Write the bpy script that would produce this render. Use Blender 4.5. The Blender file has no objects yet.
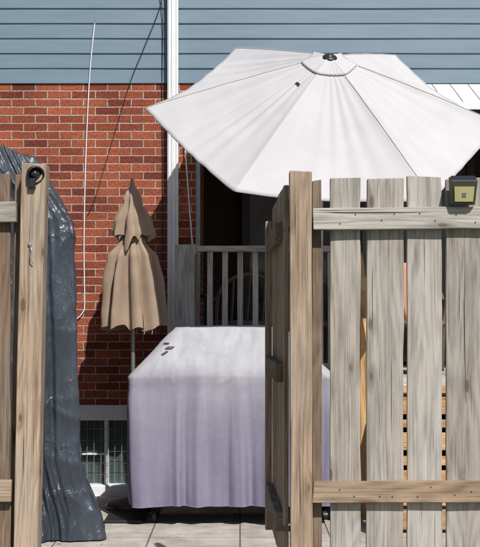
import bpy, math, random
from mathutils import Vector, Matrix, noise
random.seed(7)
S=bpy.context.scene
S.view_settings.view_transform='Standard'; S.view_settings.look='None'; S.view_settings.exposure=0
rad=math.radians

# ---------------------------------------------------------------- materials
def newmat(name):
    m=bpy.data.materials.new(name); m.use_nodes=True
    nt=m.node_tree; b=nt.nodes['Principled BSDF']
    return m,nt,b
def N(nt,t,**k):
    n=nt.nodes.new(t)
    for a,v in k.items(): setattr(n,a,v)
    return n
def ramp(nt,stops):
    r=N(nt,'ShaderNodeValToRGB'); e=r.color_ramp.elements
    while len(e)<len(stops): e.new(0.5)
    for i,(p,c) in enumerate(stops):
        e[i].position=p; e[i].color=(c[0],c[1],c[2],1)
    return r
def mixc(nt,a,b,f,mode='MIX'):
    m=N(nt,'ShaderNodeMix',data_type='RGBA',blend_type=mode)
    L=nt.links
    for s,v in ((m.inputs['Factor'],f),(m.inputs['A'],a),(m.inputs['B'],b)):
        if hasattr(v,'is_output'): L.new(v,s)
        elif isinstance(v,(int,float)): s.default_value=v
        else: s.default_value=(v[0],v[1],v[2],1)
    return m.outputs['Result']
def math_(nt,op,a,b=None,c=None):
    m=N(nt,'ShaderNodeMath',operation=op)
    for i,v in enumerate((a,b,c)):
        if v is None: continue
        if hasattr(v,'is_output'): nt.links.new(v,m.inputs[i])
        else: m.inputs[i].default_value=v
    return m.outputs[0]
def bump(nt,b,h,strength=0.3,dist=0.01):
    n=N(nt,'ShaderNodeBump'); n.inputs['Strength'].default_value=strength; n.inputs['Distance'].default_value=dist
    nt.links.new(h,n.inputs['Height']); nt.links.new(n.outputs[0],b.inputs['Normal'])

def wood(name,dark,mid,light,grey,greyamt=0.5,rough=0.85,kn_amt=.8,contrast=1.0,stain=.28):
    m,nt,b=newmat(name); L=nt.links
    tc=N(nt,'ShaderNodeTexCoord'); oi=N(nt,'ShaderNodeObjectInfo')
    off=N(nt,'ShaderNodeVectorMath',operation='SCALE'); off.inputs[0].default_value=(13.1,7.7,31.3)
    L.new(oi.outputs['Random'],off.inputs['Scale'])
    add=N(nt,'ShaderNodeVectorMath',operation='ADD'); L.new(tc.outputs['Object'],add.inputs[0]); L.new(off.outputs[0],add.inputs[1])
    def mp(sc):
        n=N(nt,'ShaderNodeMapping'); n.inputs['Scale'].default_value=sc; L.new(add.outputs[0],n.inputs['Vector']); return n.outputs[0]
    v=N(nt,'ShaderNodeTexVoronoi'); v.inputs['Scale'].default_value=1; v.inputs['Randomness'].default_value=1
    L.new(mp((9.5,5,3.4)),v.inputs['Vector'])
    kn=ramp(nt,[(0.0,(1,1,1)),(0.08,(1,1,1)),(0.105,(0.4,.4,.4)),(0.30,(0,0,0))]); L.new(v.outputs['Distance'],kn.inputs[0])
    n1=N(nt,'ShaderNodeTexNoise'); n1.inputs['Scale'].default_value=1; n1.inputs['Detail'].default_value=4; n1.inputs['Roughness'].default_value=.75
    L.new(mp((170,170,3.0)),n1.inputs['Vector'])
    n2=N(nt,'ShaderNodeTexNoise'); n2.inputs['Scale'].default_value=1; n2.inputs['Detail'].default_value=1
    L.new(mp((10,10,.8)),n2.inputs['Vector'])
    ph=math_(nt,'ADD',math_(nt,'MULTIPLY',n2.outputs[0],75.0),math_(nt,'MULTIPLY',kn.outputs[0],9.0))
    wv=math_(nt,'MULTIPLY_ADD',math_(nt,'SINE',ph),.5,.5)
    g=math_(nt,'ADD',math_(nt,'MULTIPLY',n1.outputs[0],.86),math_(nt,'MULTIPLY',wv,.14))
    r=ramp(nt,[(0.27,dark),(0.5,mid),(0.76,light)]); L.new(g,r.inputs[0])
    n3=N(nt,'ShaderNodeTexNoise'); n3.inputs['Scale'].default_value=1; n3.inputs['Detail'].default_value=3
    L.new(mp((7,7,1.5)),n3.inputs['Vector'])
    gf=ramp(nt,[(0.32,(0,0,0)),(0.62,(1,1,1))]); L.new(n3.outputs[0],gf.inputs[0])
    gr2=ramp(nt,[(0.27,tuple(c*(1-.5*contrast) for c in grey)),(0.5,grey),(0.76,tuple(min(1,c*1.25) for c in grey))]); L.new(g,gr2.inputs[0])
    f=math_(nt,'MULTIPLY',gf.outputs[0],greyamt)
    f=math_(nt,'ADD',f,math_(nt,'MULTIPLY',oi.outputs['Random'],.3*greyamt))
    c=mixc(nt,r.outputs[0],gr2.outputs[0],f)
    n5=N(nt,'ShaderNodeTexNoise'); n5.inputs['Scale'].default_value=1; n5.inputs['Detail'].default_value=5; n5.inputs['Roughness'].default_value=.65
    L.new(mp((16,16,2.4)),n5.inputs['Vector'])
    st=ramp(nt,[(0.36,(1-stain,1-stain,1-stain)),(0.56,(1.04,1.04,1.04))]); L.new(n5.outputs[0],st.inputs[0])
    c=mixc(nt,c,st.outputs[0],1.0,'MULTIPLY')
    c=mixc(nt,c,tuple(x*.5 for x in dark),math_(nt,'MULTIPLY',kn.outputs[0],kn_amt))
    n4=N(nt,'ShaderNodeTexNoise'); n4.inputs['Scale'].default_value=1; n4.inputs['Detail'].default_value=2
    L.new(mp((85,85,1.1)),n4.inputs['Vector'])
    cr=ramp(nt,[(0.28,(1,1,1)),(0.315,(0,0,0))]); L.new(n4.outputs[0],cr.inputs[0])
    c=mixc(nt,c,(.04,.03,.024),math_(nt,'MULTIPLY',cr.outputs[0],.85))
    br=math_(nt,'MULTIPLY_ADD',oi.outputs['Random'],.24,.88)
    hs=N(nt,'ShaderNodeHueSaturation'); L.new(c,hs.inputs['Color']); L.new(br,hs.inputs['Value'])
    L.new(hs.outputs[0],b.inputs['Base Color']); b.inputs['Roughness'].default_value=rough
    b.inputs['Specular IOR Level'].default_value=.2
    h=math_(nt,'SUBTRACT',g,math_(nt,'MULTIPLY',cr.outputs[0],1.0))
    bump(nt,b,h,.6,.004)
    return m
def plain(name,col,rough=.6,metal=0,nscale=20,var=.15,bstr=0.1,spec=.4):
    m,nt,b=newmat(name); L=nt.links
    tc=N(nt,'ShaderNodeTexCoord'); n=N(nt,'ShaderNodeTexNoise'); n.inputs['Scale'].default_value=nscale; n.inputs['Detail'].default_value=5
    L.new(tc.outputs['Object'],n.inputs['Vector'])
    r=ramp(nt,[(0.3,tuple(c*(1-var) for c in col)),(0.7,tuple(min(1,c*(1+var)) for c in col))]); L.new(n.outputs[0],r.inputs[0])
    L.new(r.outputs[0],b.inputs['Base Color']); b.inputs['Roughness'].default_value=rough; b.inputs['Metallic'].default_value=metal
    b.inputs['Specular IOR Level'].default_value=spec
    if bstr: bump(nt,b,n.outputs[0],bstr,.004)
    return m
def fabric(name,col,transl=.25,var=.06,bstr=.35,rough=.9):
    m,nt,b=newmat(name); L=nt.links
    tc=N(nt,'ShaderNodeTexCoord')
    n=N(nt,'ShaderNodeTexNoise'); n.inputs['Scale'].default_value=3.5; n.inputs['Detail'].default_value=6; n.inputs['Roughness'].default_value=.6
    L.new(tc.outputs['Object'],n.inputs['Vector'])
    r=ramp(nt,[(0.3,tuple(c*(1-var) for c in col)),(0.65,tuple(min(1,c*(1+var)) for c in col))]); L.new(n.outputs[0],r.inputs[0])
    c=r.outputs[0]
    L.new(c,b.inputs['Base Color']); b.inputs['Roughness'].default_value=rough; b.inputs['Specular IOR Level'].default_value=.15
    n6=N(nt,'ShaderNodeTexNoise'); n6.inputs['Scale'].default_value=14; n6.inputs['Detail'].default_value=4
    L.new(tc.outputs['Object'],n6.inputs['Vector'])
    bump(nt,b,n6.outputs[0],bstr,.01)
    if transl:
        t=N(nt,'ShaderNodeBsdfTranslucent'); L.new(c,t.inputs[0])
        mx=N(nt,'ShaderNodeMixShader'); mx.inputs[0].default_value=transl
        L.new(b.outputs[0],mx.inputs[1]); L.new(t.outputs[0],mx.inputs[2])
        L.new(mx.outputs[0],nt.nodes['Material Output'].inputs[0])
    return m
def covermat():
    m,nt,b=newmat('sun_bleached_cover_fabric'); L=nt.links
    tc=N(nt,'ShaderNodeTexCoord'); sp=N(nt,'ShaderNodeSeparateXYZ'); L.new(tc.outputs['Object'],sp.inputs[0])
    n=N(nt,'ShaderNodeTexNoise'); n.inputs['Scale'].default_value=2.6; n.inputs['Detail'].default_value=7; n.inputs['Roughness'].default_value=.62
    L.new(tc.outputs['Object'],n.inputs['Vector'])
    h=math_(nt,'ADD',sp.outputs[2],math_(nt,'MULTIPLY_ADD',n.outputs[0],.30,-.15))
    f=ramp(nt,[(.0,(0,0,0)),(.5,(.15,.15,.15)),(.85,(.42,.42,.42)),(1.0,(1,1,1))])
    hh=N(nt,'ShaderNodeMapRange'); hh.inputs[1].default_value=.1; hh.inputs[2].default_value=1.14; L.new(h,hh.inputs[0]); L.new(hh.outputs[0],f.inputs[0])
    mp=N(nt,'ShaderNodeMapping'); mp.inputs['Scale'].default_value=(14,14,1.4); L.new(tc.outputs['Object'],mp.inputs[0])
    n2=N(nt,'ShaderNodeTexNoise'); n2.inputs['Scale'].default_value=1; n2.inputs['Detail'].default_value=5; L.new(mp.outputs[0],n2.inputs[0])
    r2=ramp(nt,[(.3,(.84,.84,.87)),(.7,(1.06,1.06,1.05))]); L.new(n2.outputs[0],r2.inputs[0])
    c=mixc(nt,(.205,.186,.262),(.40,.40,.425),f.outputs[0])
    c=mixc(nt,c,r2.outputs[0],1.0,'MULTIPLY')
    L.new(c,b.inputs['Base Color']); b.inputs['Roughness'].default_value=.6; b.inputs['Specular IOR Level'].default_value=.3
    n6=N(nt,'ShaderNodeTexNoise'); n6.inputs['Scale'].default_value=9; n6.inputs['Detail'].default_value=6; n6.inputs['Roughness'].default_value=.55; L.new(tc.outputs['Object'],n6.inputs[0])
    bump(nt,b,math_(nt,'ADD',n6.outputs[0],math_(nt,'MULTIPLY',n2.outputs[0],.6)),.4,.014)
    return m

def brickmat():
    m,nt,b=newmat('red_brick'); L=nt.links
    tc=N(nt,'ShaderNodeTexCoord'); sp=N(nt,'ShaderNodeSeparateXYZ'); L.new(tc.outputs['Object'],sp.inputs[0])
    cb=N(nt,'ShaderNodeCombineXYZ'); L.new(math_(nt,'ADD',sp.outputs[0],sp.outputs[1]),cb.inputs[0]); L.new(sp.outputs[2],cb.inputs[1])
    nz=N(nt,'ShaderNodeTexNoise'); nz.inputs['Scale'].default_value=22; nz.inputs['Detail'].default_value=3; L.new(cb.outputs[0],nz.inputs['Vector'])
    dv=N(nt,'ShaderNodeVectorMath',operation='MULTIPLY_ADD'); L.new(nz.outputs['Color'],dv.inputs[0]); dv.inputs[1].default_value=(.010,.010,0); L.new(cb.outputs[0],dv.inputs[2])
    bt=N(nt,'ShaderNodeTexBrick'); L.new(dv.outputs[0],bt.inputs['Vector'])
    bt.inputs['Scale'].default_value=1; bt.inputs['Brick Width'].default_value=.2; bt.inputs['Row Height'].default_value=.0675
    bt.inputs['Mortar Size'].default_value=.0062; bt.inputs['Mortar Smooth'].default_value=.35; bt.inputs['Bias'].default_value=-.05
    bt.inputs['Color1'].default_value=(.40,.105,.055,1); bt.inputs['Color2'].default_value=(.18,.042,.029,1); bt.inputs['Mortar'].default_value=(.46,.39,.33,1)
    n2=N(nt,'ShaderNodeTexNoise'); n2.inputs['Scale'].default_value=55; n2.inputs['Detail'].default_value=6; n2.inputs['Roughness'].default_value=.75; L.new(cb.outputs[0],n2.inputs['Vector'])
    r2=ramp(nt,[(0.3,(.42,.42,.42)),(0.7,(1.42,1.42,1.42))]); L.new(n2.outputs[0],r2.inputs[0])
    c=mixc(nt,bt.outputs['Color'],r2.outputs[0],1.0,'MULTIPLY')
    n3=N(nt,'ShaderNodeTexNoise'); n3.inputs['Scale'].default_value=2.3; n3.inputs['Detail'].default_value=7; n3.inputs['Roughness'].default_value=.65; L.new(cb.outputs[0],n3.inputs['Vector'])
    r3=ramp(nt,[(0.35,(.74,.74,.74)),(0.7,(1.14,1.12,1.1))]); L.new(n3.outputs[0],r3.inputs[0])
    c=mixc(nt,c,r3.outputs[0],1.0,'MULTIPLY')
    L.new(c,b.inputs['Base Color']); b.inputs['Roughness'].default_value=.9; b.inputs['Specular IOR Level'].default_value=.15
    h=math_(nt,'SUBTRACT',math_(nt,'MULTIPLY',n2.outputs[0],.4),bt.outputs['Fac'])
    bump(nt,b,h,.9,.008)
    return m
def patiomat():
    m,nt,b=newmat('concrete_paving'); L=nt.links
    tc=N(nt,'ShaderNodeTexCoord')
    bt=N(nt,'ShaderNodeTexBrick'); L.new(tc.outputs['Object'],bt.inputs['Vector']); bt.offset=.0
    bt.inputs['Scale'].default_value=1; bt.inputs['Brick Width'].default_value=.61; bt.inputs['Row Height'].default_value=.61
    bt.inputs['Mortar Size'].default_value=.006; bt.inputs['Mortar Smooth'].default_value=.3
    bt.inputs['Color1'].default_value=(.49,.45,.405,1); bt.inputs['Color2'].default_value=(.42,.39,.355,1); bt.inputs['Mortar'].default_value=(.13,.115,.095,1)
    n=N(nt,'ShaderNodeTexNoise'); n.inputs['Scale'].default_value=4; n.inputs['Detail'].default_value=9; n.inputs['Roughness'].default_value=.7; L.new(tc.outputs['Object'],n.inputs['Vector'])
    r=ramp(nt,[(0.3,(.62,.60,.57)),(0.62,(1.1,1.1,1.1))]); L.new(n.outputs[0],r.inputs[0])
    c=mixc(nt,bt.outputs['Color'],r.outputs[0],1.0,'MULTIPLY')
    n2=N(nt,'ShaderNodeTexNoise'); n2.inputs['Scale'].default_value=120; n2.inputs['Detail'].default_value=3; L.new(tc.outputs['Object'],n2.inputs['Vector'])
    r2=ramp(nt,[(0.3,(.65,.65,.65)),(0.6,(1.05,1.05,1.05))]); L.new(n2.outputs[0],r2.inputs[0])
    c=mixc(nt,c,r2.outputs[0],1.0,'MULTIPLY')
    L.new(c,b.inputs['Base Color']); b.inputs['Roughness'].default_value=.9
    bump(nt,b,math_(nt,'SUBTRACT',math_(nt,'MULTIPLY',n2.outputs[0],.3),bt.outputs['Fac']),.6,.008)
    return m
def sidingmat():
    m,nt,b=newmat('blue_siding'); L=nt.links
    tc=N(nt,'ShaderNodeTexCoord'); mp=N(nt,'ShaderNodeMapping'); mp.inputs['Scale'].default_value=(1.2,1,9); L.new(tc.outputs['Object'],mp.inputs[0])
    n=N(nt,'ShaderNodeTexNoise'); n.inputs['Scale'].default_value=1.5; n.inputs['Detail'].default_value=7; n.inputs['Roughness'].default_value=.65; L.new(mp.outputs[0],n.inputs['Vector'])
    r=ramp(nt,[(0.3,(.128,.190,.248)),(0.7,(.165,.230,.292))]); L.new(n.outputs[0],r.inputs[0])
    L.new(r.outputs[0],b.inputs['Base Color']); b.inputs['Roughness'].default_value=.5
    return m
def tarpmat():
    m,nt,b=newmat('dark_plastic_tarp'); L=nt.links
    tc=N(nt,'ShaderNodeTexCoord')
    mp=N(nt,'ShaderNodeMapping'); mp.inputs['Scale'].default_value=(1,1,.45); L.new(tc.outputs['Object'],mp.inputs[0])
    n=N(nt,'ShaderNodeTexNoise'); n.inputs['Scale'].default_value=3; n.inputs['Detail'].default_value=6; L.new(mp.outputs[0],n.inputs[0])
    r=ramp(nt,[(.3,(.026,.033,.044)),(.7,(.060,.072,.090))]); L.new(n.outputs[0],r.inputs[0])
    L.new(r.outputs[0],b.inputs['Base Color']); b.inputs['Roughness'].default_value=.34; b.inputs['Specular IOR Level'].default_value=.5
    w_=N(nt,'ShaderNodeTexNoise'); w_.inputs['Scale'].default_value=7; w_.inputs['Detail'].default_value=5; w_.inputs['Distortion'].default_value=.6; L.new(mp.outputs[0],w_.inputs[0])
    rg=math_(nt,'ABSOLUTE',math_(nt,'SUBTRACT',w_.outputs[0],.5))
    bump(nt,b,math_(nt,'MULTIPLY',math_(nt,'POWER',rg,.7),-1.0),.6,.04)
    return m

W_POST=wood('weathered_post_wood',(.19,.115,.068),(.365,.25,.165),(.47,.355,.25),(.39,.335,.28),.45)
W_BOARD=wood('weathered_board_wood',(.21,.165,.13),(.375,.325,.275),(.48,.43,.375),(.41,.385,.355),1.0,contrast=.85)
W_BROWN=wood('brown_board_wood',(.09,.055,.035),(.20,.13,.085),(.28,.20,.135),(.24,.20,.165),.5)
W_GREY=wood('grey_deck_wood',(.25,.22,.19),(.46,.42,.385),(.55,.51,.475),(.50,.48,.46),.8,kn_amt=.4)
W_NEW=wood('honey_deck_wood',(.33,.17,.06),(.52,.30,.12),(.62,.40,.19),(.45,.35,.24),.3)
BRICK=brickmat(); PATIO=patiomat(); SIDE=sidingmat()
WHITE=plain('white_painted_metal',(.76,.77,.79),.45,nscale=6,var=.06,bstr=0)
DARK=plain('dark_trim',(.03,.028,.026),.5)
BLACK=plain('black_plastic',(.02,.02,.022),.4,bstr=0)
STEEL=plain('grey_steel',(.45,.45,.46),.35,.8,bstr=0)
NAIL=plain('rusty_nail',(.10,.06,.045),.6,.5,bstr=0)
UMB=fabric('white_canvas',(.625,.612,.63),.20,var=.045,bstr=.08)
BEIGE=fabric('beige_canvas',(.35,.262,.195),.08,var=.12,bstr=.2)
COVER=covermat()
SALMON=fabric('salmon_cloth',(.55,.24,.165),0,var=.1)
TARPM=tarpmat()
def glassm(name,col,rough=.08):
    m,nt,b=newmat(name); L=nt.links
    tc=N(nt,'ShaderNodeTexCoord'); n=N(nt,'ShaderNodeTexNoise'); n.inputs['Scale'].default_value=3; L.new(tc.outputs['Object'],n.inputs[0])
    r=ramp(nt,[(.3,tuple(c*.6 for c in col)),(.7,col)]); L.new(n.outputs[0],r.inputs[0]); L.new(r.outputs[0],b.inputs['Base Color'])
    b.inputs['Roughness'].default_value=rough; return m
GLASS=glassm('dark_window_glass',(.03,.035,.035))
GLASSG=glassm('cellar_glass',(.075,.11,.105),.2)
LENS=glassm('yellowed_lens',(.58,.53,.27),.2)

# ---------------------------------------------------------------- mesh helpers
def empty(name,loc=(0,0,0)):
    o=bpy.data.objects.new(name,None); o.location=loc; o.empty_display_size=.2; S.collection.objects.link(o); bpy.context.view_layer.update(); return o
def mesh(name,vs,fs,mat,parent=None,smooth=False,mw=None):
    me=bpy.data.meshes.new(name); me.from_pydata([tuple(v) for v in vs],[],fs); me.update()
    if mat: me.materials.append(mat)
    if smooth:
        for p in me.polygons: p.use_smooth=True
    o=bpy.data.objects.new(name,me); S.collection.objects.link(o)
    if parent:
        o.parent=parent; o.matrix_parent_inverse=parent.matrix_world.inverted()
    if mw is not None: o.matrix_world=mw
    return o
def beam(name,p0,p1,w,t,mat,parent=None,wdir=(1,0,0),ch=.003,jit=.0012,n=10):
    p0=Vector(p0);p1=Vector(p1);z=(p1-p0);Ln=z.length;z.normalize()
    x=Vector(wdir); x=(x-z*x.dot(z)).normalized(); y=z.cross(x)
    c=(p0+p1)/2; M=Matrix((x,y,z)).transposed().to_4x4(); M.translation=c
    a,b=w/2,t/2; ch=min(ch,a*.4,b*.4)
    prof=[(-a+ch,-b),(a-ch,-b),(a,-b+ch),(a,b-ch),(a-ch,b),(-a+ch,b),(-a,b-ch),(-a,-b+ch)]
    vs=[];fs=[]; sd=random.random()*100
    zs=[-Ln/2+Ln*i/n for i in range(n+1)]
    zz=[(-Ln/2,.96),(-Ln/2+ch,1)]+[(q,1) for q in zs[1:-1]]+[(Ln/2-ch,1),(Ln/2,.96)]
    bow=(random.random()-.5)*.006; tl=(random.random()-.5)*.008
    for q,s in zz:
        for i,(u,v) in enumerate(prof):
            ju=noise.noise(Vector((q*6+sd,(u>0)*5.3,1)))*jit*2
            jv=noise.noise(Vector((q*2+sd,u*8,7)))*jit*1.5
            zc=q+(tl*u/a if abs(q)>Ln/2-.01 else 0)
            vs.append((u*s+ju+bow*math.sin((q/Ln+.5)*math.pi),v*s+jv,zc))
    k=8
    for i in range(len(zz)-1):
        for j in range(k): fs.append((i*k+j,i*k+(j+1)%k,(i+1)*k+(j+1)%k,(i+1)*k+j))
    fs.append(tuple(reversed(range(k)))); fs.append(tuple(range((len(zz)-1)*k,len(zz)*k)))
    return mesh(name,vs,fs,mat,parent,mw=M)
def box(name,x0,x1,y0,y1,z0,z1,mat,parent=None,bev=0):
    v=[(x0,y0,z0),(x1,y0,z0),(x1,y1,z0),(x0,y1,z0),(x0,y0,z1),(x1,y0,z1),(x1,y1,z1),(x0,y1,z1)]
    f=[(0,3,2,1),(4,5,6,7),(0,1,5,4),(1,2,6,5),(2,3,7,6),(3,0,4,7)]
    o=mesh(name,v,f,mat,parent)
    if bev:
        b=o.modifiers.new('bevel','BEVEL'); b.width=bev; b.segments=2
    return o
def tube(name,pts,r,mat,parent=None,seg=8,sub=6):
    P=[Vector(p) for p in pts]; Q=[]
    for i in range(len(P)-1):
        a=P[max(i-1,0)];b=P[i];c=P[i+1];d=P[min(i+2,len(P)-1)]
        for k in range(sub):
            t=k/sub
            Q.append(.5*((2*b)+(c-a)*t+(2*a-5*b+4*c-d)*t*t+(-a+3*b-3*c+d)*t**3))
    Q.append(P[-1]); vs=[];fs=[]
    up=Vector((.13,.27,.95)).normalized()
    for i,q in enumerate(Q):
        T=(Q[min(i+1,len(Q)-1)]-Q[max(i-1,0)]).normalized()
        x=T.cross(up)
        if x.length<.1: x=T.cross(Vector((1,0,0)))
        x.normalize(); y=T.cross(x)
        for j in range(seg):
            a=2*math.pi*j/seg; vs.append(q+(x*math.cos(a)+y*math.sin(a))*r)
    for i in range(len(Q)-1):
        for j in range(seg): fs.append((i*seg+j,i*seg+(j+1)%seg,(i+1)*seg+(j+1)%seg,(i+1)*seg+j))
    fs.append(tuple(range(seg))); fs.append(tuple(range((len(Q)-1)*seg,len(Q)*seg)))
    return mesh(name,vs,fs,mat,parent,True)
def lathe(name,prof,mat,parent=None,M=None,seg=32,smooth=True):
    vs=[];fs=[]
    for r,z in prof:
        for j in range(seg):
            a=2*math.pi*j/seg; vs.append((r*math.cos(a),r*math.sin(a),z))
    for i in range(len(prof)-1):
        for j in range(seg): fs.append((i*seg+j,i*seg+(j+1)%seg,(i+1)*seg+(j+1)%seg,(i+1)*seg+j))
    fs.append(tuple(reversed(range(seg)))); fs.append(tuple(range((len(prof)-1)*seg,len(prof)*seg)))
    if M is None: M=Matrix.Identity(4)
    return mesh(name,[M@Vector(v) for v in vs],fs,mat,parent,smooth)
def frameM(o,z,xh=(1,0,0)):
    z=Vector(z).normalized(); x=Vector(xh); x=(x-z*x.dot(z)).normalized(); y=z.cross(x)
    M=Matrix((x,y,z)).transposed().to_4x4(); M.translation=Vector(o); return M

# ---------------------------------------------------------------- ground
g=plain('lawn_earth',(.09,.10,.045),.95,nscale=3,var=.4,bstr=.5)
mesh('ground',[(-150,-150,-.008),(150,-150,-.008),(150,150,-.008),(-150,150,-.008)],[(0,1,2,3)],g)
mesh('patio_paving',[(-5,3.9,0),(4.6,3.9,0),(4.6,9.85,0),(-5,9.85,0)],[(0,1,2,3)],PATIO)
vs=[];fs=[]; rl=random.Random(3)
for i in range(150):
    edge=rl.random()<.6
    x=rl.uniform(-1.3,2.5); y=rl.uniform(9.0,9.7) if edge else rl.uniform(5.5,9.3)
    a=rl.uniform(0,6.28); l=rl.uniform(.012,.028); w_=l*.45; h=rl.uniform(.004,.012)
    o=len(vs); ca,sa=math.cos(a),math.sin(a)
    for u,v,z in ((-l,0,.004),(0,-w_,h),(l,0,.006),(0,w_,h*.8)): vs.append((x+u*ca-v*sa,y+u*sa+v*ca,z))
    fs.append((o,o+1,o+2,o+3))
mesh('leaf_litter',vs,fs,plain('dry_leaves',(.16,.10,.05),.9,var=.5))

# ---------------------------------------------------------------- house
H=empty('brick_house',(0,9.8,0))
WY=9.8; ZB=3.43
def wallquad(name,x0,x1,z0,z1,y,mat,th=.12):
    return box(name,x0,x1,y,y+th,z0,z1,mat,H)
cx0,cx1,cz0,cz1=-1.56,-.66,.06,.63
wallquad('brick_wall_left',-5,cx0,0,ZB,WY,BRICK)
wallquad('brick_wall_above_cellar_window',cx0,cx1,cz1,ZB,WY,BRICK)
wallquad('brick_wall_below_cellar_window',cx0,cx1,-.1,cz0,WY,BRICK)
wallquad('brick_wall_mid',cx1,-.37,0,ZB,WY,BRICK)
box('porch_return_wall',-.49,-.37,WY+.12,12.0,0,ZB,BRICK,H)
box('porch_back_wall',-.49,4.2,12.0,12.2,0,ZB,plain('porch_shade_wall',(.035,.022,.018),.9,nscale=40),H)  # porch shade is put into the near-black colour of the brick back wall
box('porch_side_wall',4.08,4.2,WY+.12,12.0,0,ZB,BRICK,H)
wallquad('brick_wall_right',4.08,5.5,0,ZB,WY,BRICK)
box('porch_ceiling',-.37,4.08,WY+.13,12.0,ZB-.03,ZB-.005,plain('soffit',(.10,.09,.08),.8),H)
box('porch_beam',-.37,4.08,WY+.01,WY+.12,ZB-.14,ZB-.002,WHITE,H)
box('porch_corner_trim',-.372,-.335,WY+.02,WY+.10,1.0,ZB-.142,plain('bluish_trim',(.30,.36,.40),.5),H)
box('patio_door_glass',.1,2.3,11.93,11.97,1.02,3.0,GLASS,H)
for nm,a,b_ in (('l',.02,.1),('m',1.16,1.24),('r',2.3,2.38)):
    box('patio_door_frame_'+nm,a,b_,11.9,11.99,1.02,3.08,DARK,H)
box('patio_door_frame_top',.1,1.16,11.9,11.99,3.0,3.08,DARK,H)
box('cellar_window_lintel',cx0-.04,cx1+.04,WY-.035,WY+.10,.625,.75,WHITE,H,.006)
box('cellar_window_sill',cx0-.04,cx1+.04,WY-.05,WY+.10,-.02,.085,WHITE,H,.006)
box('cellar_window_glass',cx0,cx1,WY+.09,WY+.10,.085,.625,GLASSG,H)
for i,x in enumerate((cx0,-1.135,cx1-.05)):
    box('cellar_window_mullion_%d'%i,x,x+.035,WY+.03,WY+.088,.087,.623,WHITE,H)
box('cellar_window_bar',cx0+.036,-1.137,WY+.04,WY+.087,.33,.342,WHITE,H)
for i in range(14):
    x=cx0+.05+i*.058
    tube('cellar_guard_wire_%d'%i,[(x,WY+.015,.09),(x,WY+.015,.62)],.0020,STEEL,H,seg=5,sub=1)
for i in range(5):
    z=.17+i*.095
    tube('cellar_guard_cross_%d'%i,[(cx0,WY+.011,z),(cx1,WY+.011,z)],.0020,STEEL,H,seg=5,sub=1)
vs=[];fs=[];e=.125;z=ZB
Lx,Rx=-5.0,5.5
while z<6.4:
    o=len(vs); n=60
    for i in range(n+1):
        x=Lx+(Rx-Lx)*i/n; wob=noise.noise(Vector((x*.9,z*7,3)))*.0026
        vs+= [(x,WY+.004,z+.0),(x,WY-.0125+wob,z+wob),(x,WY-.0135+wob,z+.005+wob),(x,WY-.004,z+e+.001)]
    for i in range(n):
        for j in range(3): fs.append((o+i*4+j,o+i*4+j+4,o+i*4+j+5,o+i*4+j+1))
    z+=e
mesh('siding',vs,fs,SIDE,H)
box('siding_backing',Lx,Rx,WY+.01,WY+.12,ZB+.001,6.43,SIDE,H)
box('house_body_upper',Lx,Rx,WY+.13,17,ZB+.001,6.43,SIDE,H)
box('house_side_left',Lx,Lx+.12,WY+.13,17,0,ZB,BRICK,H)
box('house_side_right',Rx-.12,Rx,WY+.13,17,0,ZB,BRICK,H)
box('house_back',Lx+.12,Rx-.12,16.88,17,0,ZB,BRICK,H)
RF=plain('roof_shingle',(.06,.055,.05),.95,nscale=50,var=.4)
mesh('roof',[(Lx-.3,WY-.4,6.35),(Rx+.3,WY-.4,6.35),(Rx+.3,13.4,8.4),(Lx-.3,13.4,8.4),(Lx-.3,17.4,6.35),(Rx+.3,17.4,6.35)],[(0,1,2,3),(3,2,5,4),(0,3,4),(1,5,2)],RF,H)
for i,x in enumerate((-3.2,1.2)):
    box('upper_window_frame_%d'%i,x-.06,x+1.26,WY-.05,WY-.027,4.74,6.02,WHITE,H)
    box('upper_window_glass_%d'%i,x,x+1.2,WY-.06,WY-.052,4.8,5.96,GLASS,H)
    box('upper_window_rail_%d'%i,x,x+1.2,WY-.075,WY-.0605,5.36,5.41,WHITE,H)
D=empty('downspout',(-.555,9.74,0))
vs=[];fs=[];prof=[(-.043,.0),(-.045,-.06),(-.032,-.070),(-.018,-.062),(-.008,-.072),(.008,-.072),(.018,-.062),(.032,-.070),(.045,-.06),(.043,0)]
for zz in (.18,6.3):
    for a,b_ in prof: vs.append((-.555+a,9.765+b_,zz))
n=len(prof)
for i in range(n): fs.append((i,(i+1)%n,n+(i+1)%n,n+i))
mesh('pipe',vs,fs,WHITE,D)
for i,z in enumerate((.9,4.6)): box('strap_%d'%i,-.615,-.495,9.690,9.70,z,z+.03,WHITE,D)

tube('white_cable',[(-1.205,9.76,3.95),(-1.25,9.77,3.5),(-1.285,9.785,2.8),(-1.30,9.788,2.1),(-1.295,9.788,1.62),(-1.31,9.785,1.52),(-1.39,9.785,1.45),(-1.46,9.785,1.48)],.0050,WHITE)
tube('cable_shadow_line',[(-.64,9.76,4.3),(-.66,9.76,4.08),(-.80,9.765,3.72),(-.92,9.77,3.42),(-1.08,9.788,2.9),(-1.2,9.79,2.5),(-1.27,9.79,2.33)],.0028,BLACK)  # cable at the top; lower stretch draws a shadow line as a dark tube
tube('cable_shadow_line',[(-.70,9.76,4.4),(-.645,9.765,4.0),(-.65,9.785,3.4),(-.645,9.788,2.6),(-.65,9.788,1.4),(-.65,9.788,.8)],.0035,BLACK)  # upright shadow line beside the downspout, drawn as a thin dark tube
tube('white_cord',[(-.46,9.77,3.2),(-.455,9.76,2.9),(-.42,9.72,2.4),(-.39,9.67,2.06)],.0055,WHITE)

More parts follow.
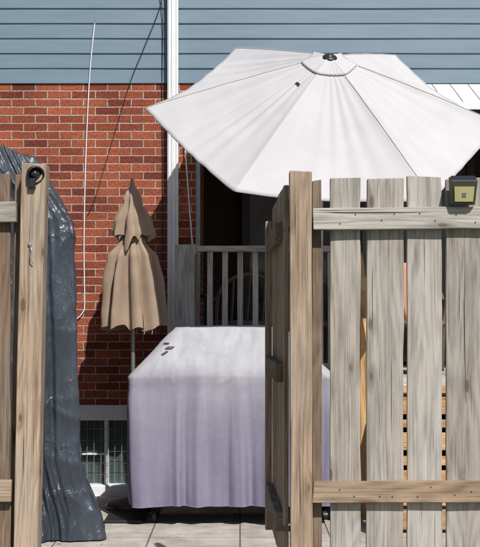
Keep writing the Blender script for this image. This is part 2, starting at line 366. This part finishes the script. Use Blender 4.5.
A=empty('white_slatted_awning',(2.2,9.8,3.3))
x0=1.45
WSH=plain('white_awning_slat',(.62,.63,.65),.5,nscale=5,var=.06,bstr=0)
for i in range(13):
    x=x0+i*.15
    vs=[(x,9.775,3.42),(x+.142,9.775,3.42),(x+.202,9.45,3.20),(x+.06,9.45,3.20)]
    vs+=[(p[0],p[1],p[2]-.012) for p in vs]
    mesh('slat_%d'%i,vs,[(0,3,2,1),(4,5,6,7),(0,1,5,4),(1,2,6,5),(2,3,7,6),(3,0,4,7)],WSH,A)
box('front_bar',x0+.05,x0+2.02,9.42,9.447,3.15,3.21,WHITE,A)

# ---------------------------------------------------------------- deck + railing + stairs
K=empty('wooden_deck',(1.5,9.5,1))
DZ=1.0
y=9.3
i=0
while y<11.85:
    beam('floor_board_%d'%i,(-.36,y+.07,DZ-.015),(4.05,y+.07,DZ-.015),.135,.03,W_GREY,K,wdir=(0,1,0),n=6); y+=.142; i+=1
beam('rim_joist',(-.36,9.285,DZ-.13),(4.05,9.285,DZ-.13),.22,.035,W_GREY,K,wdir=(0,0,1))
box('white_edge_trim',.95,4.0,9.245,9.264,.88,.945,WHITE,K)
for i,x in enumerate((-.28,.9,2.3,3.9)): beam('leg_%d'%i,(x,9.36,0),(x,9.36,.87),.09,.09,W_GREY,K)
R=empty('deck_railing',(0,9.3,1.5))
beam('post_left',(-.425,9.24,0),(-.425,9.24,2.05),.165,.09,W_GREY,R)
beam('post_left_trim',(-.345,9.20,.9),(-.345,9.20,1.98),.022,.02,W_BROWN,R)
beam('post_right',(.90,9.24,0),(.90,9.24,2.05),.09,.09,W_GREY,R)
beam('top_rail',(-.34,9.24,2.02),(.855,9.24,2.02),.045,.10,W_GREY,R,wdir=(0,0,1))
beam('bottom_rail',(-.34,9.24,1.10),(.855,9.24,1.10),.05,.05,W_GREY,R,wdir=(0,0,1))
x=-.235;i=0
while x<.85:
    beam('baluster_%d'%i,(x+random.uniform(-.004,.004),9.235,1.125),(x,9.235,1.996),.045,.035,W_GREY,R,n=4); x+=.118; i+=1
ST=empty('deck_stairs',(1.6,8.8,.5))
sx0,sx1=.98,2.4
for i in range(4):
    zt=.24*(i+1)-.03; yy=8.05+.29*i
    beam('tread_%d_a'%i,(sx0,yy+.07,zt),(sx1,yy+.07,zt),.135,.035,W_NEW,ST,wdir=(0,1,0),n=5)
    beam('tread_%d_b'%i,(sx0,yy+.212,zt),(sx1,yy+.212,zt),.135,.035,W_NEW,ST,wdir=(0,1,0),n=5)
    beam('riser_%d'%i,(sx0,yy+.03,zt-.12),(sx1,yy+.03,zt-.12),.13,.02,W_NEW,ST,wdir=(0,0,1),n=5)
for s,x in (('l',sx0-.025),('r',sx1+.025)):
    vs=[(x-.02,8.02,.0),(x-.02,9.2,.72),(x-.02,9.2,1.0),(x-.02,8.02,.26)]
    vs+=[(p[0]+.04,p[1],p[2]) for p in vs]
    mesh('stringer_'+s,vs,[(0,3,2,1),(4,5,6,7),(0,1,5,4),(1,2,6,5),(2,3,7,6),(3,0,4,7)],W_NEW,ST)
    beam('newel_'+s,(x-.035,8.75,0),(x-.035,8.75,1.78),.055,.055,W_NEW,ST)
    beam('handrail_'+s,(x-.035,8.0,1.12),(x-.035,9.2,1.98),.07,.035,W_NEW,ST)
    beam('newel_low_'+s,(x-.035,8.03,0),(x-.035,8.03,1.14),.055,.055,W_NEW,ST)

WICK=plain('brown_wicker',(.13,.095,.065),.7,nscale=120,var=.5,bstr=.6)
def chair(loc,rot,cush=None):
    C=empty('patio_chair',loc); C.rotation_euler=(0,0,rot); bpy.context.view_layer.update()
    Mx=C.matrix_world
    def T(nm,p,r,m): return tube(nm,[Mx@Vector(q) for q in p],r,m,C)
    arc=[(-.27,.22,.40)]+[(-.27*math.cos(a),.25+.05*math.sin(a),.62+.22*math.sin(a)) for a in [math.pi*i/8 for i in range(9)]]+[(.27,.22,.40)]
    T('back_hoop',arc,.016,WICK)
    for i in range(-3,4):
        x=i*.07; zt=.62+.22*math.sqrt(max(0,1-(x/.27)**2))
        T('back_slat_%d'%(i+3),[(x,.22,.42),(x,.26,.6),(x,.27+.03*(1-abs(x)/.27),zt-.01)],.012,WICK)
    for s in (-1,1):
        T('arm_%d'%(s+1),[(s*.27,.24,.62),(s*.30,.05,.66),(s*.30,-.2,.64),(s*.28,-.26,.5),(s*.26,-.26,0.02)],.016,WICK)
        T('rear_leg_%d'%(s+1),[(s*.27,.22,.42),(s*.27,.25,.2),(s*.28,.30,.02)],.016,WICK)
    lathe('seat',[(.001,.40),(.25,.40),(.285,.415),(.285,.44),(.25,.455),(.001,.455)],WICK,C,Mx,24)
    if cush:
        vs=[];fs=[];n=14
        for sd in (0,1):
            for i in range(n+1):
                for j in range(n+1):
                    u=i/n*2-1;v=j/n*2-1
                    b=.055*max(0,1-u**4)**.5*max(0,1-v**4)**.5
                    vs.append(Mx@Vector((u*.25,.17+.05*(v+1)+(b if sd else -b),.70+v*.25)))
        for sd in (0,1):
            for i in range(n):
                for j in range(n):
                    a=sd*(n+1)**2+i*(n+1)+j; fs.append((a,a+1,a+n+2,a+n+1))
        mesh('back_cushion',vs,fs,cush,C,True)
chair((-.02,10.1,DZ),rad(200)); chair((.64,10.25,DZ),rad(160)); chair((1.50,9.85,DZ),rad(5),SALMON)

# ---------------------------------------------------------------- open umbrella
U=empty('patio_umbrella',(.57,8.98,0))
nrm=Vector((.05,-.592,.80)).normalized(); C0=Vector((.62,8.7,2.975)); RR=1.32; HH=.47
UM=frameM(C0,nrm,(1,0,0.0))
def edge_r(th):
    a=(th%(math.pi/3))-math.pi/6
    return math.cos(math.pi/6)/math.cos(a)*(1-.022*math.cos(a*3))
def canopy(r,th,lift=0):
    a=(th%(math.pi/3)); between=math.sin(a*3)
    er=edge_r(th)
    R=RR*er*r
    zr=HH*(1-r**1.10)
    sag=.060*between**.7*math.sin(min(r,1)*math.pi*.62)**1.2
    # straight tension pleats running down each gore, dying out at the hem
    ph=th*36+.9*math.sin(th*5+1)
    am=.0060*(.4+max(0,noise.noise(Vector((math.cos(th)*1.7+4,math.sin(th)*1.7,0)))*1.9+.3))
    wr=am*math.sin(ph)*math.sin(math.pi*min(1,r*.86))
    wr+=.007*noise.noise(Vector((math.cos(th)*4,math.sin(th)*4,r*.8)))*r
    wr+=.003*noise.noise(Vector((math.cos(th)*r*8,math.sin(th)*r*8,2.2)))
    return Vector((R*math.cos(th),R*math.sin(th),zr-sag+wr+lift))
nt_,nr=432,34
def cansheet(name,r0,r1,lift0,lift1):
    vs=[];fs=[]
    for i in range(nr+1):
        f=i/nr; r=r0+(r1-r0)*f
        for j in range(nt_):
            th=2*math.pi*j/nt_
            vs.append(UM@canopy(r,th,lift0+(lift1-lift0)*f))
    for i in range(nr):
        for j in range(nt_): fs.append((i*nt_+j,(i+1)*nt_+j,(i+1)*nt_+(j+1)%nt_,i*nt_+(j+1)%nt_))
    return mesh(name,vs,fs,UMB,U,True)
cansheet('canopy',.075,1,0,0); cansheet('vent_cap',.02,.155,.008,.014)
def hem(name,R1,R2,lift,drop):
    vs=[];fs=[]
    for j in range(nt_):
        th=2*math.pi*j/nt_
        p=canopy(R1,th,lift); q=canopy(R2,th,lift); vs+=[UM@(p+Vector((0,0,.0015))),UM@(q+Vector((0,0,.002))),UM@(p-Vector((0,0,drop)))]
    for j in range(nt_):
        a=j*3;b_=((j+1)%nt_)*3
        fs.extend([(a,b_,b_+1,a+1),(a,a+2,b_+2,b_)])
    mesh(name,vs,fs,UMB,U,True)
hem('hem',1,.98,0,.008); hem('cap_hem',.155,.145,.0145,.006)
for j in range(6):
    th=j*math.pi/3
    tube('rib_%d'%j,[UM@(canopy(r,th)+Vector((0,0,-.02))) for r in (.05,.3,.6,.985)],.009,STEEL,U)
    tube('strut_%d'%j,[UM@Vector((.03*math.cos(th),.03*math.sin(th),HH-.42)),UM@(canopy(.48,th)+Vector((0,0,-.03)))],.008,STEEL,U)
    # stitched seam ridge over each rib
    tube('seam_%d'%j,[UM@(canopy(.16+.84*k/12,th)+Vector((0,0,.001))) for k in range(13)],.0035,UMB,U,seg=6,sub=3)
FM=frameM(UM@Vector((0,0,HH-.016)),nrm)
lathe('finial',[(.050,-.0),(.055,.008),(.046,.018),(.03,.024),(.022,.026),(.018,.034),(.002,.036)],BLACK,U,FM,20)
joint=UM@Vector((0,0,-.22))
tube('upper_pole',[UM@Vector((0,0,HH-.01)),joint],.019,STEEL,U)
tube('pole',[joint,Vector((joint.x,joint.y,2.4)),Vector((joint.x,joint.y,.02))],.019,STEEL,U)
lathe('base',[(.001,.004),(.23,.004),(.24,.03),(.22,.06),(.06,.09),(.035,.12),(.03,.35),(.001,.35)],BLACK,U,Matrix.Translation((joint.x,joint.y,0)),32)
for i,(r,th,s) in enumerate(((.27,rad(222),1),(.60,rad(168),1.3))):
    q=[UM@(canopy(r+dr*s,th+dt*s/r)+Vector((0,0,.010))) for dr,dt in ((-.009,-.022),(.009,-.022),(.009,.022),(-.009,.022))]
    mesh('label_%d'%i,q,[(0,1,2,3)],DARK,U)

# ---------------------------------------------------------------- closed umbrella
CU=empty('closed_umbrella',(-.835,9.1,0))
def interp(tab,f):
    for (a,va),(b_,vb) in zip(tab,tab[1:]):
        if f<=b_: t=(f-a)/(b_-a); t=t*t*(3-2*t); return va+(vb-va)*t
    return tab[-1][1]
def tier(name,z0,z1,tab,npl,amp,seed,dx=0,hemj=.03):
    vs=[];fs=[];seg=300;rows=44
    for i in range(rows+1):
        f=i/rows
        R=interp(tab,f)
        for j in range(seg):
            th=2*math.pi*j/seg
            ph=npl*th+2.6*noise.noise(Vector((math.cos(th)*1.4,math.sin(th)*1.4,f*.6+seed)))
            s=math.sin(ph); fold=(abs(s)**.6)*(1 if s>0 else -1)
            r=R*(1+amp*fold*min(1,.45+f*1.2))+.20*R*noise.noise(Vector((math.cos(th)*1.6,math.sin(th)*1.6,f*.9+seed+9)))*min(1,f*2)
            r+=.005*noise.noise(Vector((math.cos(th)*6,math.sin(th)*6,f*6+seed)))
            z=z0+(z1-z0)*f
            if f>.6: z-=hemj*noise.noise(Vector((math.cos(th)*2.1,math.sin(th)*2.1,seed+3)))*(f-.6)*5
            vs.append((-.835+dx*f+r*math.cos(th)*1.05,9.1+r*math.sin(th)*.75,z))
    for i in range(rows):
        for j in range(seg): fs.append((i*seg+j,(i+1)*seg+j,(i+1)*seg+(j+1)%seg,i*seg+(j+1)%seg))
    return mesh(name,vs,fs,BEIGE,CU,True)
tier('lower_folds',2.15,1.40,[(0,.05),(.1,.085),(.27,.160),(.55,.182),(1,.195)],8,.26,1.3,hemj=.04)
tier('upper_folds',2.54,2.10,[(0,.010),(.35,.058),(.75,.118),(1,.135)],7,.26,5.1,hemj=.09,dx=.01)
tube('pole',[(-.835,9.1,2.5),(-.83,9.1,1.5),(-.825,9.1,.05)],.017,STEEL,CU)
lathe('finial',[(.012,2.50),(.016,2.53),(.013,2.55),(.006,2.56),(.001,2.565)],BEIGE,CU,Matrix.Translation((-.835,9.1,0)),16)
lathe('base',[(.001,.004),(.21,.004),(.22,.03),(.2,.06),(.05,.09),(.03,.12),(.028,.3),(.001,.3)],BLACK,CU,Matrix.Translation((-.825,9.1,0)),32)
for i in range(3):
    x=-.80+i*.06
    tube('tie_%d'%i,[(x,9.0,1.5),(x+.01,8.99,1.40),(x+.005,8.995,1.35)],.005,BEIGE,CU)

# ---------------------------------------------------------------- covered grill
G=empty('covered_barbecue_grill',(-.065,8.62,0))
def rrect(u,a,b,rc):
    Ls=[2*(a-rc),math.pi/2*rc,2*(b-rc),math.pi/2*rc]; P=2*sum(Ls)
    s=(u*P+Ls[0]/2)%P
    cs=[((-(a-rc),-b),(1,0),(a-rc,-(b-rc)),-math.pi/2),((a,-(b-rc)),(0,1),(a-rc,b-rc),0),
        ((a-rc,b),(-1,0),(-(a-rc),b-rc),math.pi/2),((-a,b-rc),(0,-1),(-(a-rc),-(b-rc)),math.pi)]
    lens=[Ls[0],Ls[2],Ls[0],Ls[2]]
    for k in range(4):
        if s<=lens[k]:
            o,d,c,a0=cs[k]; nx,ny=(d[1],-d[0]); return o[0]+d[0]*s,o[1]+d[1]*s,nx,ny
        s-=lens[k]
        if s<=Ls[1]:
            o,d,c,a0=cs[k]; t=a0+s/rc; return c[0]+rc*math.cos(t),c[1]+rc*math.sin(t),math.cos(t),math.sin(t)
        s-=Ls[1]
    return rrect(0,a,b,rc)
def sstep(a,b,x):
    t=min(1,max(0,(x-a)/(b-a))); return t*t*(3-2*t)
def cover(u,z):
    if z<=1.06:
        f=(1.06-z)/.94; a=.745-.03*f+.016*math.sin(f*3); b=.255+.03*f; cx=0;cy=0; rc=.075
    else:
        f=(z-1.06)/.35; s=f**1.12
        a=.745-.345*s-.015*math.sin(f*math.pi); b=.255-.09*f**1.4; cx=-.005*f; cy=.06*f; rc=.075
    x,y,nx,ny=rrect(u,a,b,rc)
    g=max(0,(1.14-z))/1.0
    P=2*math.pi
    q=Vector((math.cos(u*P)*3.2,math.sin(u*P)*3.2,z*.25))
    d=.034*g*noise.noise(q*1.5)
    w=max(0,noise.noise(Vector((math.cos(u*P)*3,math.sin(u*P)*3,z*.4+6)))+.5)
    ph=u*P*16+2.5*noise.noise(q*.8)+.4*z
    d+=.040*g**.75*w*math.sin(ph)
    d+=.013*g*w*math.sin(2.3*ph+1.1)
    d+=.010*noise.noise(Vector((x*5,y*5,z*3)))
    cr=1-abs(noise.noise(Vector((x*6.0-z*2.5+9,y*4,z*4.0+14))))*2
    d+=.005*max(0,cr)**8*(1 if z>1.0 else .2)
    d-=.012*math.exp(-((z-.98)/.07)**2)*(.5+.5*noise.noise(Vector((x*4,3,3))))
    z2=z
    if z<.3: z2=z+.016*noise.noise(Vector((math.cos(u*P)*3,math.sin(u*P)*3,2)))*(.3-z)/.16
    elif .85<z<1.3: z2=z+.014*noise.noise(Vector((x*2.5,y*3,8)))*math.sin((z-.85)/.45*math.pi)
    return Vector((-.065+cx+x+nx*d,8.62+cy+y+ny*d,z2))
zs=[.14+.92*i/60 for i in range(61)]+[1.07]+[1.085+.325*i/26 for i in range(27)]
seg=560; vs=[];fs=[]
for z in zs:
    for j in range(seg): vs.append(cover(j/seg,z))
for i in range(len(zs)-1):
    for j in range(seg):
        fs.append((i*seg+j,i*seg+(j+1)%seg,(i+1)*seg+(j+1)%seg,(i+1)*seg+j))
last=(len(zs)-1)*seg; top=[vs[last+j] for j in range(seg)]; cc=sum(top,Vector())/seg; prev=last
for k in range(1,9):
    f=1-k/8.3; o=len(vs)
    for j in range(seg):
        p=cc+(top[j]-cc)*f; p.z=1.41+.018*math.sin((1-f)*math.pi/2)+.008*noise.noise(p*6); vs.append(p)
    for j in range(seg): fs.append((prev+j,prev+(j+1)%seg,o+(j+1)%seg,o+j))
    prev=o
fs.append(tuple(prev+j for j in range(seg)))
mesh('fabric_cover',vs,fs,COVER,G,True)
tube('hem_piping',[cover(j/160,.142) for j in range(161)],.004,COVER,G,sub=2,seg=6)
def patch(nm,u0,u1,z0,z1,m,sk=0):
    v=[];f=[]
    for i in range(9):
        for j in range(9):
            u=u0+(u1-u0)*i/8+sk*j/8; z=z0+(z1-z0)*j/8
            p=cover(u,z); v.append(p+Vector((-.005,-.008,.004)))
    for i in range(8):
        for j in range(8): a=i*9+j; f.append((a,a+9,a+10,a+1))
    mesh(nm,v,f,m,G,True)
patch('vent_flap',.840,.858,1.255,1.272,DARK,.004); patch('buckle',.842,.849,1.215,1.240,DARK,.006); patch('strap_loop',.826,.840,1.290,1.298,DARK,.002)
for i,(x,yy) in enumerate(((-.62,8.5),(.49,8.5),(-.62,8.76),(.49,8.76))):
    M=Matrix.Translation((x,yy,.055))@Matrix.Rotation(math.pi/2,4,'Y')
    lathe('wheel_%d'%i,[(.001,-.018),(.045,-.018),(.055,-.01),(.055,.01),(.045,.018),(.001,.018)],BLACK,G,M,24)
    beam('leg_%d'%i,(x,yy,.10),(x,yy,.8),.04,.04,BLACK,G)
box('bottom_shelf',-.66,.53,8.46,8.80,.11,.14,BLACK,G,.004)
box('firebox',-.45,.32,8.45,8.8,.75,1.15,BLACK,G,.02)
box('rubber_mat',-.98,-.70,8.45,8.95,.004,.022,BLACK,None,.004)

# ---------------------------------------------------------------- tarp covered stack at left
T=empty('tarp_covered_stack',(-1.9,8.1,0))
def tarp(u,v):
    corner=.68
    zt=2.76
    xr=-1.115+.12*(1-sstep(0,.22,v))-.060*v-(max(0,v-.80))**1.15*1.75
    yf=7.85+.04*v+max(0,v-.9)*1.2
    if u<corner: t=u/corner; x=-3.0+(xr+3.0)*t; y=yf
    else: t=(u-corner)/(1-corner); x=xr-.28*t; y=yf+(9.0-yf)*t
    bl=sstep(corner-.03,corner+.03,u); nx=bl; ny=-(1-bl); l=math.hypot(nx,ny); nx/=l; ny/=l
    q=Vector((x*1.3,y*1.3,v*1.1))
    s=u*9
    d=.035*noise.noise(q*1.7)
    fo=noise.noise(Vector((s*2.1+.6*noise.noise(Vector((s,v*2,3))),v*.55,5)))
    d+=.055*(1-abs(fo)*2)*(1-.4*v)
    fo=noise.noise(Vector((s*5.2,v*1.1+3,9)))
    d+=.026*(1-abs(fo)*2)
    cr=1-abs(noise.noise(Vector((x*3.2+v*3.2,y*3.2,v*5))))*2; d+=.020*max(0,cr)**4
    cr=1-abs(noise.noise(Vector((x*7-v*5,y*7,v*9))))*2; d+=.007*max(0,cr)**3
    if v<.10: d+=.07*(1-v/.10)*(.6+.7*noise.noise(Vector((u*22,1,1))))
    z=.01+zt*v
    if v>.7: z-=max(0,(x+1.9))*.42*(v-.7)/.3
    return Vector((x+nx*d,y+ny*d,z))
nu,nv=400,150; vs=[];fs=[]
for i in range(nu+1):
    for j in range(nv+1): vs.append(tarp(i/nu,j/nv))
for i in range(nu):
    for j in range(nv): a=i*(nv+1)+j; fs.append((a,a+nv+1,a+nv+2,a+1))
o=len(vs)
for i in range(nu+1):
    p=vs[i*(nv+1)+nv].copy(); p.y=9.05; p.z-=.05; p.x=min(p.x,-1.5); vs.append(p)
for i in range(nu): fs.append((i*(nv+1)+nv,(i+1)*(nv+1)+nv,o+i+1,o+i))
mesh('tarp',vs,fs,TARPM,T,True)
box('stack_core',-2.9,-1.55,8.15,8.95,0,2.0,W_BROWN,T)

# ---------------------------------------------------------------- right fence
F=empty('wooden_fence',(1.2,5,0))
beam('end_post',(.262,4.98,-.02),(.256,4.98,2.105),.092,.092,W_POST,F)
beam('post_batten',(.330,5.03,.02),(.328,5.03,2.075),.040,.03,W_BROWN,F)
bx=[(.383,.512,2.082,0),(.540,.697,2.080,-.004),(.709,.857,2.088,0),(.874,1.022,2.080,.004),(1.04,1.185,2.084,0),(1.205,1.35,2.079,0),(1.37,1.515,2.083,0),(1.53,1.68,2.08,0),(1.70,1.84,2.085,0),(1.86,2.0,2.08,0)]
for i,(a,b_,zt,sk) in enumerate(bx):
    beam('board_%d'%i,((a+b_)/2+sk,5.0,.05),((a+b_)/2,5.0,zt),b_-a,.022,W_BOARD,F,jit=.0026,n=16)
    for z in (1.905,.752):
        for dx in (-.035,.035):
            M=frameM(((a+b_)/2+dx+random.uniform(-.014,.014),4.9505,z+random.uniform(-.024,.024)),(0,-1,0))
            lathe('nail_%d_%d_%d'%(i,z*10,dx*100),[(.0028,-.001),(.0028,.0010),(.0015,.0015)],NAIL,F,M,8)
beam('top_rail',(.309,4.970,1.905),(2.05,4.970,1.912),.092,.036,W_BOARD,F,wdir=(0,0,1),jit=.002,n=20)
beam('bottom_rail',(.309,4.970,.752),(2.05,4.970,.75),.090,.036,W_POST,F,wdir=(0,0,1),jit=.002,n=20)
beam('far_post',(2.1,4.98,-.02),(2.1,4.98,2.1),.092,.092,W_POST,F)

FL=empty('wooden_fence',(-1.3,5,0))
beam('gate_post',(-.908,4.97,-.02),(-.865,4.97,2.135),.102,.095,W_POST,FL)
beam('post_side_board',(-.965,5.03,.0),(-.945,5.03,2.10),.034,.03,W_BROWN,FL)
for i,x in enumerate((-1.04,-1.20,-1.36,-1.52,-1.68,-1.84)):
    beam('board_%d'%i,(x+.008,5.0,.04),(x,5.0,2.10+random.uniform(-.01,.01)),.125,.022,W_BROWN,FL,jit=.002,n=16)
beam('top_rail',(-1.95,4.970,1.93),(-.945,4.970,1.935),.088,.036,W_BOARD,FL,wdir=(0,0,1))
beam('bottom_rail',(-1.95,4.970,.76),(-.965,4.970,.757),.092,.036,W_POST,FL,wdir=(0,0,1))
for z in (1.93,.757):
    for x in (-1.07,-1.02):
        lathe('nail_%d_%d'%(z*10,x*100),[(.0028,-.001),(.0028,.0010),(.0015,.0015)],NAIL,FL,frameM((x,4.9505,z),(0,-1,0)),8)
tube('latch_hook',[(-.880,4.918,1.79),(-.872,4.908,1.77),(-.876,4.908,1.735),(-.866,4.912,1.715)],.0022,STEEL,FL)
lathe('latch_eye',[(.005,-.002),(.008,.003),(.004,.005)],STEEL,FL,frameM((-.880,4.919,1.795),(0,-1,0)),14)

L_=empty('post_spotlight',(-.87,4.9,2.09))
M=frameM((-.866,4.935,2.095),(.35,-.75,-.25))
lathe('housing',[(.012,-.05),(.026,-.045),(.03,-.01),(.036,.02),(.037,.035),(.031,.036),(.028,.025)],BLACK,L_,M,28)
lathe('lens',[(.001,.026),(.029,.026),(.001,.030)],GLASS,L_,M,24)
box('bracket',-.885,-.855,4.90,4.925,2.03,2.07,BLACK,L_,.003)

SL=empty('solar_fence_light',(.935,4.96,2.02))
vs=[(.882,4.945,1.962),(.99,4.945,1.962),(.995,4.945,2.082),(.877,4.945,2.082),(.89,4.918,1.968),(.982,4.918,1.968),(.992,4.895,2.062),(.880,4.895,2.062)]
o=mesh('housing',vs,[(0,3,2,1),(4,5,6,7),(0,1,5,4),(1,2,6,5),(2,3,7,6),(3,0,4,7)],plain('olive_plastic',(.06,.058,.045),.45,bstr=0),SL)
bm=o.modifiers.new('b','BEVEL'); bm.width=.004; bm.segments=2
vs=[(.898,4.9155,1.975),(.974,4.9155,1.975),(.978,4.9015,2.036),(.894,4.9015,2.036)]
vs+=[(p[0],p[1]-.005,p[2]-.001) for p in vs]
mesh('lens',vs,[(0,3,2,1),(4,5,6,7),(0,1,5,4),(1,2,6,5),(2,3,7,6),(3,0,4,7)],LENS,SL)
vs=[(.928,4.9075,1.994),(.944,4.9075,1.994),(.944,4.9025,2.011),(.928,4.9025,2.011)]
vs+=[(p[0],p[1]-.004,p[2]-.001) for p in vs]
mesh('sensor',vs,[(0,3,2,1),(4,5,6,7),(0,1,5,4),(1,2,6,5),(2,3,7,6),(3,0,4,7)],STEEL,SL)
mesh('solar_cell',[(.886,4.900,2.0655),(.986,4.900,2.0655),(.988,4.940,2.0855),(.884,4.940,2.0855)],[(0,1,2,3)],GLASS,SL)

# ---------------------------------------------------------------- open gate
GT=empty('garden_gate',(.2,5.1,0))
p0=Vector((.200,5.06,0)); p1=Vector((.176,6.02,0)); d=(p1-p0)
nb=6
for i in range(nb):
    c=p0+d*((i+.5)/nb)
    beam('board_%d'%i,(c.x,c.y,.40),(c.x,c.y,2.05+random.uniform(-.012,.012)),.150,.022,W_POST,GT,wdir=d,jit=.002,n=14)
off=Vector((-.029,0,0))
for nm,z in (('top_rail',1.86),('mid_rail',1.25),('bottom_rail',.60)):
    a=p0+off;b_=p1+off
    beam(nm,(a.x,a.y+.06,z),(b_.x,b_.y-.01,z),.085,.034,W_BROWN,GT,wdir=(0,0,1))
a=p1+Vector((-.029,.035,0))
beam('end_stile',(a.x,a.y,.40),(a.x,a.y,1.98),.034,.085,W_POST,GT)
for z in (1.86,.60):
    box('hinge_%d'%(z*10),.180,.214,4.950,4.954,z-.012,z+.012,BLACK,GT)

# ---------------------------------------------------------------- camera and light
cam=bpy.data.cameras.new('camera'); co=bpy.data.objects.new('camera',cam); S.collection.objects.link(co)
co.location=(0,0,1.5); co.rotation_euler=(math.pi/2,0,0)
cam.sensor_fit='HORIZONTAL'; cam.sensor_width=36; cam.lens=88.1; cam.shift_y=.0865; cam.clip_end=500; cam.clip_start=.05
S.camera=co
ts=Vector((.42,-1,1.2)).normalized()
sun=bpy.data.lights.new('sun','SUN'); sun.energy=5.0; sun.angle=rad(.5); sun.color=(1,.965,.91)
so=bpy.data.objects.new('sun',sun); S.collection.objects.link(so); so.location=(4,-8,12)
so.rotation_euler=(-ts).to_track_quat('-Z','Y').to_euler()
w=bpy.data.worlds.new('World'); S.world=w; w.use_nodes=True; nt=w.node_tree
sk=nt.nodes.new('ShaderNodeTexSky'); sk.sky_type='NISHITA'; sk.sun_disc=False
sk.sun_elevation=math.asin(ts.z); sk.sun_rotation=math.atan2(ts.x,ts.y)
nt.links.new(sk.outputs[0],nt.nodes['Background'].inputs[0]); nt.nodes['Background'].inputs[1].default_value=.072
